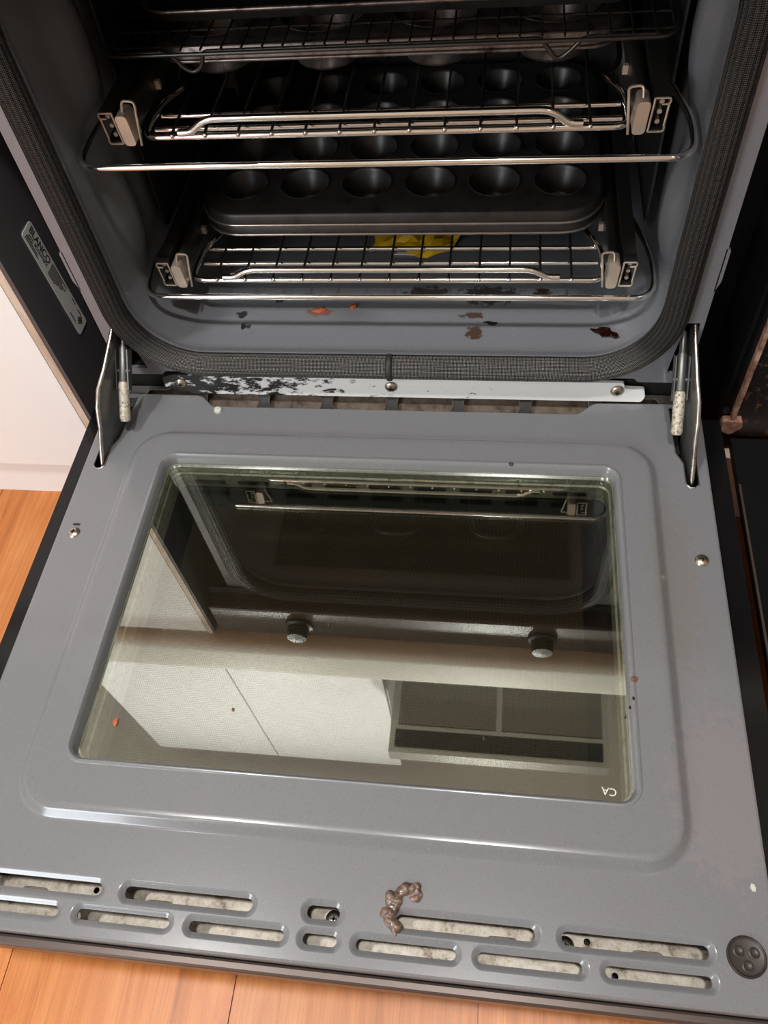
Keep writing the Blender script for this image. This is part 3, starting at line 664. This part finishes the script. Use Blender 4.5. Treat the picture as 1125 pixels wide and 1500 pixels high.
# hinge arms
def lerp(a, b_, t): return a + (b_ - a) * t
for s in (-1, 1):
    xt, xe = (-.2520, -.2670) if s < 0 else (.2620, .2685)
    top = [(.022, .092), (.000, .0858), (-.018, .0755), (-.0380, .0640), (-.0560, .0560), (-.0675, .0440), (-.0760, .0270), (-.0860, .0130), (-.0975, -.004), (-.0985, -.011)]
    low = [(-.050, -.011), (-.046, .000), (-.036, .012), (-.026, .026), (-.010, .046), (.004, .056), (.022, .062)]
    def XX(y, dx): return lerp(xt, xe, min(1, max(0, (-y) / .095))) + dx
    pts = top + low; b = MB()
    b.prism(pts, lambda a, c: (XX(a, -.0013), a, c), lambda a, c: (XX(a, .0013), a, c)); arm = b.build('hinge_arm', m_steeld, door)
    b = MB(); b.tube([(XX(a, 0), a, c) for a, c in top[:-1]], .0021, 8); b.build('arm_edge', m_steel, door, 60)
    # spring bolt and its fork beside the arm
    xi = XX(-.03, -s * .0085)
    b = MB(); p0, p1 = Vector((xi, -.0325, .0430)), Vector((xi - s * .000, -.0590, .0165))
    b.tube([p0, p0.lerp(p1, .08), p0.lerp(p1, .92), p1], [.0040, .0050, .0050, .0040], 12); b.build('hinge_bolt', m_bolt, door, 50)
    b = MB(); q0 = Vector((xi, .006, .0760))
    b.tube([q0, q0.lerp(p0, .35), q0.lerp(p0, .4), p0], [.0028, .0028, .0044, .0044], 10); b.build('hinge_rod', m_steeld, door, 50)
    b = MB()
    for dx in (-.0056, .0056): b.prism([(-.014, .066), (-.034, .046), (-.040, .040), (-.036, .034), (-.022, .046), (-.006, .060)], lambda a, c: (xi + dx - .0006, a, c), lambda a, c: (xi + dx + .0006, a, c))
    b.tube([(xi - .007, -.026, .050), (xi + .007, -.026, .050)], .0018, 8); b.build('hinge_fork', m_steeld, door, 40)
    b = MB(); b.box(xi - .0065 , xi + .0065, -.064, -.0145, -.011, -.004); b.build('hinge_base', m_blackrough, door)

# ================================================================== wire shelves on telescopic runners
def shelf(name, label, z, yf, yo, rods, hz, hx0, hx1, grp):
    t = thing(name, label, 'oven shelf', (0, .2, z), grp)
    R = .0026; X = .1905; XO = .2345 if z > .15 else .2320
    path = []
    side = lambda s: [(s * X, yf, z), (s * X, yf + .030, z), (s * (X - .004), yf + .045, z + .003), (s * (X - .013), yf + .060, z + .004), (s * (X - .016), yf + .072, z + .002), (s * (X - .006), yf + .085, z), (s * (X - .002), yf + .10, z), (s * (X - .002), .37, z)]
    path = round3([Vector(p) for p in side(-1)[::-1]] + [Vector(p) for p in side(1)], .012, 5)
    MB().tube(path, R, 10).build('frame_wire', m_chrome, t, 60)
    # outer guard wire
    po = round3([(-.216, yo + .10, z + .010), (-.228, yo + .060, z + .008), (-XO, yo + .040, z + .004), (-XO, yo, z), (XO, yo, z), (XO, yo + .040, z + .004), (.228, yo + .060, z + .008), (.216, yo + .10, z + .010)], .020, 7)
    MB().tube(po, .0027, 10).build('guard_wire', m_chrome, t, 60)
    for (yr, ze) in rods:
        MB().tube([(-X + .004, yr, ze), (X - .004, yr, ze)], .0021, 10).build('cross_rod', m_chrome, t, 60)
    n = 13; c0 = None
    for i in range(n):
        x = -.1655 + i * (.327 / (n - 1))
        if c0 is None:
            b = MB(); pth = [(x, yf - .0030, z + .0024), (x, yf + .0005, z + .0038), (x, yf + .006, z + .0042), (x, .12, z + .0040), (x, .365, z + .0040)]
            b.tube(pth, .0012, 6); c0 = b.build('long_wire', m_bwire, t, 60); x00 = x
            b = MB(); bmm = bmesh.new(); bmesh.ops.create_uvsphere(bmm, u_segments=8, v_segments=6, radius=.0020); b.bm(bmm, Matrix.Translation((x, yf - .0024, z + .0024))); w0 = b.build('weld_tip', m_chrome, t, 60)
        else:
            link_copy(c0, 'long_wire', t, (x - x00, 0, 0)); link_copy(w0, 'weld_tip', t, (x - x00, 0, 0))
    hp = round3([(hx0, yf - .001, z + .0040), (hx0 + .010, yf - .001, z + .0042), (hx0 + .024, yf - .001, hz), (hx1 - .024, yf - .001, hz), (hx1 - .010, yf - .001, z + .0042), (hx1, yf - .001, z + .0040)], .010, 5)
    MB().tube(hp, .0030, 10).build('handle_wire', m_chrome, t, 60)
    # telescopic runners
    zr = z + .0175
    for s in (-1, 1):
        T = lambda a, c, y: (s * (.2005 + a + (c) * .06), y, zr + c)     # leaning channel section
        def cprof(x0, x1, h, th, lip):
            return [(x0, -h), (x1, -h), (x1, -h + lip), (x1 - th, -h + lip), (x1 - th, -h + th), (x0 + th, -h + th), (x0 + th, h - th), (x1 - th, h - th), (x1 - th, h - lip), (x1, h - lip), (x1, h), (x0, h)]
        b = MB(); b.prism(cprof(.0015, .0125, .0125, .0012, .0045), lambda a, c: T(a, c, .046), lambda a, c: T(a, c, .345)); rn = b.build('runner', m_raild, t)
        b = MB(); pr = rrect(-.0055, -.001, .0046, .0122, .003, 4); b.prism(pr, lambda a, c: T(a, c, .043), lambda a, c: T(a, c, .060)); b.build('slide_end', m_rail, rn, 40)
        b = MB(); b.prism(rrect(-.0060, 0, .0042, .0095, .003, 4), lambda a, c: T(a, c, .0605), lambda a, c: T(a, c, .335)); b.build('slide', m_raild, rn, 40)  # rest of the slide, coloured dark to imitate shade inside the cavity
        b = MB()
        for c in (-.0075, 0, .0075): b.tube([T(.0075, c, .050), T(.0075, c, .30)], .0019, 6)
        b.build('bearing_track', m_rail, rn, 60)
        b = MB(); b.tube(round3([T(.0015, .0125, .0455), T(.0125, .0125, .0455), T(.0125, .0080, .0455), T(.0070, .0080, .0455)], .002, 3), .0008, 6); b.tube(round3([T(.0015, -.0125, .0455), T(.0125, -.0125, .0455), T(.0125, -.0080, .0455)], .002, 3), .0008, 6)
        b.tube([T(.0015, .0125, .0455), T(.0015, -.0125, .0455)], .0008, 6); b.tube([T(.0120, .0080, .0455), T(.0120, -.0080, .0455)], .0008, 6); b.build('runner_lip', m_rail, rn, 60)
        b = MB(); b.tube(round3([T(-.0065, .0115, .048), T(-.0075, .0185, .052), T(-.0175, .0175, .052), T(-.0150, .0040, .050), T(-.0115, -.0160, .0485)], .003, 3), .0011, 6); b.build('hook_clip', m_rail, rn, 60)
        MB().box(s * .188 - .002, s * .188 + .002, .112, .116, z + .012, z + .019).build('rear_catch', m_rail, t)
    return t
shelf('pull_out_shelf', 'upper chrome wire pull-out shelf holding the silver muffin tin', .2280, .0615, .0205, ((.0785, .2245), (.0985, .2245)), .2430, -.1600, .1560, 'pull-out oven shelves')
shelf('pull_out_shelf', 'lower chrome wire pull-out shelf beneath the dark muffin tins', .0860, .0590, .0355, ((.0875, .0820), (.1090, .0820)), .0985, -.1590, .1510, 'pull-out oven shelves')

# ================================================================== muffin tins
def tin(name, label, x0, x1, y0, y1, z, nx, ny, px, py, cx0, cy0, rt, rb, dep, lip, mm, mrim, cr):
    t = thing(name, label, 'muffin tin', ((x0 + x1) / 2, (y0 + y1) / 2, z - dep))
    hs = []
    for i in range(nx):
        for j in range(ny): hs.append([(cx0 + i * px + rt * math.cos(2 * PI * k / 28), cy0 + j * py + rt * math.sin(2 * PI * k / 28)) for k in range(28)])
    o_ = rrect((x0 + x1) / 2, (y0 + y1) / 2, (x1 - x0) / 2, (y1 - y0) / 2, cr, 10)
    b = MB(); b.fill(o_, hs, Z(z))
    def r2(d, zz): return [(x, y, zz) for x, y in rrect((x0 + x1) / 2, (y0 + y1) / 2, (x1 - x0) / 2 + d, (y1 - y0) / 2 + d, cr + d, 10)]
    b.loft([r2(0, z), r2(.0012, z - .0004), r2(.0022, z - .0020), r2(.0034, z - lip + .002)])
    tray = b.build('tray', mm, t, 40)
    rp = [(x, y, z - lip + .0012) for x, y in rrect((x0 + x1) / 2, (y0 + y1) / 2, (x1 - x0) / 2 + .0040, (y1 - y0) / 2 + .0040, cr + .004, 10)]
    MB().tube(rp, .0016, 8, True).build('rolled_rim', mrim, t, 60)
    c0 = None
    for i in range(nx):
        for j in range(ny):
            if c0 is None:
                b = MB(); b.lathe([(rt + .0012, .0006), (rt + .0004, .0011), (rt - .0006, .0004), (rt - .0012, -.0014), (rb + .0012, -dep + .0040), (rb, -dep + .0018), (rb - .0020, -dep + .0008), (.0004, -dep + .0006), (.0004, -dep), (rb - .0018, -dep), (rb + .0006, -dep + .0014), (rb + .0020, -dep + .0040), (rt - .0004, -.0016), (rt + .0012, -.0004)], (cx0, cy0, z), 28)
                c0 = b.build('cup', mm, t, 45)
            else: link_copy(c0, 'cup', t, (i * px, j * py, 0))
    return t
tin('muffin_tin', 'dark nonstick mini muffin tin on top of an identical tin on the lower shelf', -.1875, .1865, .1120, .370, .1205, 6, 4, .0605, .0590, -.1520, .1570, .0235, .0132, .0252, .0115, m_tin, m_tinrim, .036)
tin('muffin_tin', 'dark mini muffin tin nested underneath the other one on the lower shelf', -.1875, .1865, .1120, .370, .1085, 6, 4, .0605, .0590, -.1520, .1570, .0235, .0165, .0160, .0100, m_tin, m_tinrim, .036)
tin('muffin_tin', 'silver twelve-cup muffin tin on the upper shelf under the cooling rack', -.1900, .1860, .1250, .376, .2690, 4, 3, .0935, .0800, -.1465, .1720, .0365, .0270, .0355, .0130, m_silver, m_silver, .030)

# ================================================================== cooling rack and tray above
t = thing('cooling_rack', 'black wire cooling rack standing on the silver muffin tin', 'cooling rack', (0, .2, .2710))
zc = .2735; yf = .0930; yb2 = .330; HX = .2195
def legpath(y, d): return [(-HX + .012, y, zc), (-.166, y, zc), (-.158, y, zc - .012), (-.150, y, zc - .0165), (-.141, y, zc - .010), (-.139, y, zc), (.122, y, zc), (.128, y, zc - .007), (.135, y, zc - .0165), (.144, y, zc - .010), (.153, y, zc), (HX - .012, y, zc)]
MB().tube(round3(legpath(yf + .010, 1), .006, 4), .0017, 8).build('leg_wire', m_dwire, t, 60)
MB().tube([(-HX + .012, yb2, zc), (HX - .012, yb2, zc)], .0017, 8).build('rear_wire', m_dwire, t, 60)
MB().tube([(x, y, zc) for x, y in rrect(0, (yf + yb2) / 2 + .004, HX, (yb2 - yf) / 2 - .002, .014, 6)], .0017, 8, True).build('rim_wire', m_dwire, t, 60)
c0 = None
for i in range(26):
    x = -.205 + i * .0164
    if c0 is None: c0 = MB().tube([(x, yf + .007, zc + .0024), (x, yb2, zc + .0024)], .0009, 6).build('grid_wire', m_bwire, t, 60)
    else: link_copy(c0, 'grid_wire', t, (i * .0164, 0, 0))
c0 = None
for j in range(8):
    y = yf + .018 + j * .026
    if c0 is None: c0 = MB().tube([(-HX + .001, y, zc + .0006), (HX - .001, y, zc + .0006)], .0010, 6).build('cross_wire', m_bwire, t, 60)
    else: link_copy(c0, 'cross_wire', t, (0, j * .026, 0))
t = thing('baking_tray', 'dark baking tray with a pale front rim at the very top of the oven', 'baking tray', (0, .2, .2775))
b = MB(); TC = (.0, .233)
def tr_(d, z): return [(x, y, z) for x, y in rrect(TC[0], TC[1], .192 + d, .088 + d, .02 + max(0, d), 8)]
b.loft([tr_(-.006, .2787), tr_(0, .2793), tr_(.006, .2870), tr_(.007, .2870), tr_(.0012, .2779), tr_(-.006, .2773)], True, True, True); b.build('pan', m_tin, t, 40)
MB().tube(tr_(.0068, .2875), .0018, 8, True).build('rolled_rim', m_silver, t, 60)

# ================================================================== yellow wrapper on the oven floor
t = thing('food_wrapper', 'crumpled yellow wrapper lying on the oven floor under the lower shelf', 'wrapper', (.012, .175, .0435))
random.seed(11); b = MB(); nx_, ny_ = 12, 8; ids = []
top = []
for j in range(ny_):
    for i in range(nx_):
        u, vv_ = i / (nx_ - 1), j / (ny_ - 1)
        top.append((-.036 + u * .085 + random.uniform(-.002, .002) + .006 * math.sin(vv_ * 5), .150 + vv_ * .060 + .006 * math.sin(u * 7) + random.uniform(-.002, .002), .0445 + .010 * abs(math.sin(u * 9 + vv_ * 4)) * math.sin(PI * vv_) + random.uniform(0, .003)))
bot = [(x, y, max(.0436, z - .0012)) for x, y, z in top]
ia = b.add(top); ib = b.add(bot); g2 = lambda I, i, j: I[j * nx_ + i]
for j in range(ny_ - 1):
    for i in range(nx_ - 1):
        b.face([g2(ia, i, j), g2(ia, i + 1, j), g2(ia, i + 1, j + 1), g2(ia, i, j + 1)]); b.face([g2(ib, i, j), g2(ib, i, j + 1), g2(ib, i + 1, j + 1), g2(ib, i + 1, j)])
b.build('wrapper_sheet', m_yellow, t)
b = MB(); b.prism([(-.010, .1485), (.020, .1470), (.022, .1500), (-.006, .1525)], lambda a, c: (a, c, .0436), lambda a, c: (a, c, .0446)); b.build('torn_edge', m_foil, t)

# ================================================================== neighbouring black appliance on the right
t = thing('black_appliance', 'black appliance with rust-speckled frame and open door right of the oven', 'appliance', (.6, .2, FZ))
MB().box(.3240, .92, .012, .60, -.055, .498).build('body', m_blackrough, t)
b = MB(); hole = [(.3560 + .006 * math.cos(2 * PI * k / 14), -.012 + .004 * math.sin(2 * PI * k / 14)) for k in range(14)]
b.plate([(.3225, -.055), (.915, -.055), (.915, .495), (.3225, .495)], [hole], lambda a, c: (a, .002, c), lambda a, c: (a, .010, c)); fp = b.build('front_panel', m_rusty, t)
MB().box(.3085, .3222, .003, .012, -.055, .495).build('side_strip', m_black, t)
wp = MB(); wp.box(.3180, .3215, -.004, .003, -.030, .495); wp.build('worn_edge', m_wornbrown, t)
b = MB(); bl = roundpoly([(.3115, -.026), (.3290, -.026), (.3300, -.034), (.3210, -.044), (.3150, -.042), (.3100, -.036)], .003, 3); b.prism(bl, lambda a, c: (a, -.006, c), lambda a, c: (a, .002, c)); b.build('sealant_lump', m_wornbrown, t)
dr = MB().box(.3118, .915, -.52, -.032, -.026, -.018, .001).build('drop_door', m_black, t)
MB().box(.3122, .3140, -.50, -.085, -.0179, -.0168).build('door_trim', m_brownstrip, t)

# ================================================================== crumbs, flakes and grease
def zc_(x):
    q = abs(x) - .180
    return .060 - math.sqrt(.060 ** 2 - q * q) if 0 < q < .06 else 0.0
def flake(name, label, cat, pts, z, th, m, group=None, jit=.3):
    n = len(pts); cx = sum(p[0] for p in pts) / n; cy = sum(p[1] for p in pts) / n
    b = MB(); F_ = (zc_ if abs(z - FLZ) < 1e-6 else (lambda x: 0.0)); lo = [(x, y, z + F_(x)) for x, y in pts]; hi = [(cx + (x - cx) * .92, cy + (y - cy) * .92, z + F_(x) + th * random.uniform(1 - jit, 1 + jit)) for x, y in pts]
    a1 = b.add(lo); a2 = b.add(hi); c = b.add([(cx, cy, z + F_(cx) + th * 1.3)])[0]
    b.face(a1[::-1])
    for i in range(n):
        j = (i + 1) % n; b.face([a1[i], a1[j], a2[j], a2[i]]); b.face([a2[i], a2[j], c])
    return tag(b.build(name, m), label, cat, group)
def blot(cx, cy, r, n=9, asp=1.0, seed=0, wild=.35):
    rnd = random.Random(seed); return [(cx + r * rnd.uniform(1 - wild, 1 + wild) * math.cos(2 * PI * k / n), cy + asp * r * rnd.uniform(1 - wild, 1 + wild) * math.sin(2 * PI * k / n)) for k in range(n)]
FLZ = .0432
flake('burnt_flake', 'large glossy dark red burnt flake at the right of the oven floor', 'burnt food', [(.182, .0430), (.188, .0415), (.191, .0440), (.196, .0425), (.200, .0400), (.201, .0350), (.206, .0300), (.2075, .0250), (.204, .0245), (.200, .0285), (.193, .0300), (.1905, .0345), (.1860, .0375)], FLZ, .0012, m_burntred)
flake('burnt_flake', 'small black burnt flake near the middle right of the oven floor', 'burnt food', [(.084, .0500), (.089, .0515), (.093, .0500), (.098, .0495), (.095, .0460), (.090, .0465), (.0885, .0485)], FLZ, .0010, m_burnt)
flake('food_crumb', 'orange red crumb on the oven floor below the lower shelf front', 'crumb', blot(-.0421, .0707, .0032, 8, 1.1, 3), FLZ, .002, m_orange)
flake('food_crumb', 'flat rust-coloured crumb on the oven floor left of the orange one', 'crumb', blot(-.0752, .0646, .0060, 9, .5, 5), FLZ, .0012, m_orange)
flake('burnt_flake', 'tiny black curl on the oven floor at the front left', 'burnt food', blot(-.1475, .0420, .0024, 7, 1.5, 6), FLZ, .0012, m_burnt)
flake('food_crumb', 'round pale crumb on the rear edge of the oven door', 'crumb', blot(-.1681, -.0290, .0040, 10, 1, 8, .1), .0001, .0022, m_pale)
flake('food_crumb', 'tan crumb on the ledge behind the door, right of centre', 'crumb', blot(.108, -.021, .0030, 8, .7, 9), -.0239, .003, m_pale)
flake('burnt_flake', 'black charred lump on the ledge behind the door', 'burnt food', blot(.122, -.018, .0055, 9, .6, 10), -.0239, .004, m_burnt)
flake('burnt_flake', 'dark charred lump on the ledge beside a tan crumb', 'burnt food', blot(.082, -.012, .0045, 9, .6, 12), -.0239, .004, m_burnt)
flake('food_crumb', 'small amber crumb on the ledge left of centre', 'crumb', blot(-.108, -.014, .0030, 8, .8, 13), -.0239, .003, m_brown)
flake('food_crumb', 'orange crumb on the left side of the door window', 'crumb', blot(-.1790, -.3420, .0024, 6, 1.3, 14), -.0029, .0012, m_orange)
flake('food_crumb', 'reddish brown crumb on the right side of the window surround', 'crumb', blot(.2075, -.2840, .0020, 7, 1.5, 15), .0068, .0012, m_brown)
flake('burnt_flake', 'dark speck on the far rim of the door window', 'burnt food', blot(.1145, -.0895, .0024, 7, .7, 16), .0069, .0014, m_burnt)
flake('food_crumb', 'dark brown speck on the timber floor before the oven', 'crumb', blot(-.045, -.530, .0022, 8, 1, 17), FZ + .0002, .0015, m_burnt)
flake('food_crumb', 'white flake near the right front corner of the door', 'crumb', blot(.2735, -.4180, .0020, 6, 1.6, 18), .0001, .0008, m_pale)
for i_, (x, y, z, r, lab_) in enumerate(((.2060, -.2990, .0068, .0012, 'tiny dark speck on the window surround just below the reddish crumb'), (.2030, -.3060, .0068, .0010, 'second tiny dark speck below the reddish crumb, nearest the glass edge'),
                                         (-.0270, -.2500, -.0029, .0011, 'tiny dark speck on the door glass near its middle'), (.1000, -.3330, -.0029, .0011, 'tiny dark speck on the door glass over the hood reflection'),
                                         (-.0900, -.3250, -.0029, .0014, 'small brown speck on the door glass over the white cupboard reflection'), (-.2330, -.1210, .0001, .0009, 'tiny dark speck on the grey enamel left of the window'))):
    flake('food_speck', lab_, 'crumb', blot(x, y, r, 6, 1.2, 40 + i_), z, r * .6, m_burnt if i_ != 4 else m_brown)
b = MB(); random.seed(21)
for path, r in (([(.0600, -.4385), (.0540, -.4385), (.0495, -.4420), (.0470, -.4470), (.0440, -.4530), (.0450, -.4590), (.0490, -.4625)], .0038), ([(.0430, -.4445), (.0450, -.4490), (.0475, -.4510)], .0032),
                ([(.0600, -.4375), (.0612, -.4410), (.0590, -.4450)], .0028), ([(.0415, -.4540), (.0440, -.4590)], .0034), ([(.0470, -.4600), (.0480, -.4660)], .0017), ([(.0400, -.4560), (.0460, -.4570)], .0030), ([(.0500, -.4400), (.0560, -.4420)], .0022)):
    for (xa, ya), (xb, yb_) in zip(path[:-1], path[1:]):
        for q in range(5):
            u = q / 4; rr = r * random.uniform(.55, 1.15); bmm = bmesh.new(); bmesh.ops.create_icosphere(bmm, subdivisions=2, radius=rr)
            b.bm(bmm, Matrix.Translation((xa + (xb - xa) * u + random.uniform(-.0008, .0008), ya + (yb_ - ya) * u + random.uniform(-.0008, .0008), .0004)) @ Matrix.Diagonal((1, 1, .62, 1)))
tmp = b.build('grease_tmp', m_grease); md = tmp.modifiers.new('remesh', 'REMESH'); md.mode = 'VOXEL'; md.voxel_size = .0005
me = bpy.data.meshes.new_from_object(tmp.evaluated_get(bpy.context.evaluated_depsgraph_get())); bpy.data.objects.remove(tmp)
for vq in me.vertices: vq.co.z = max(.0001, vq.co.z)
me.polygons.foreach_set('use_smooth', [True] * len(me.polygons)); me.materials.clear(); me.materials.append(m_grease); me.name = 'grease_residue'
go = bpy.data.objects.new('grease_residue', me); COL.objects.link(go)
tag(go, 'lumpy brown baked-on grease beside the door vent slots', 'grease')
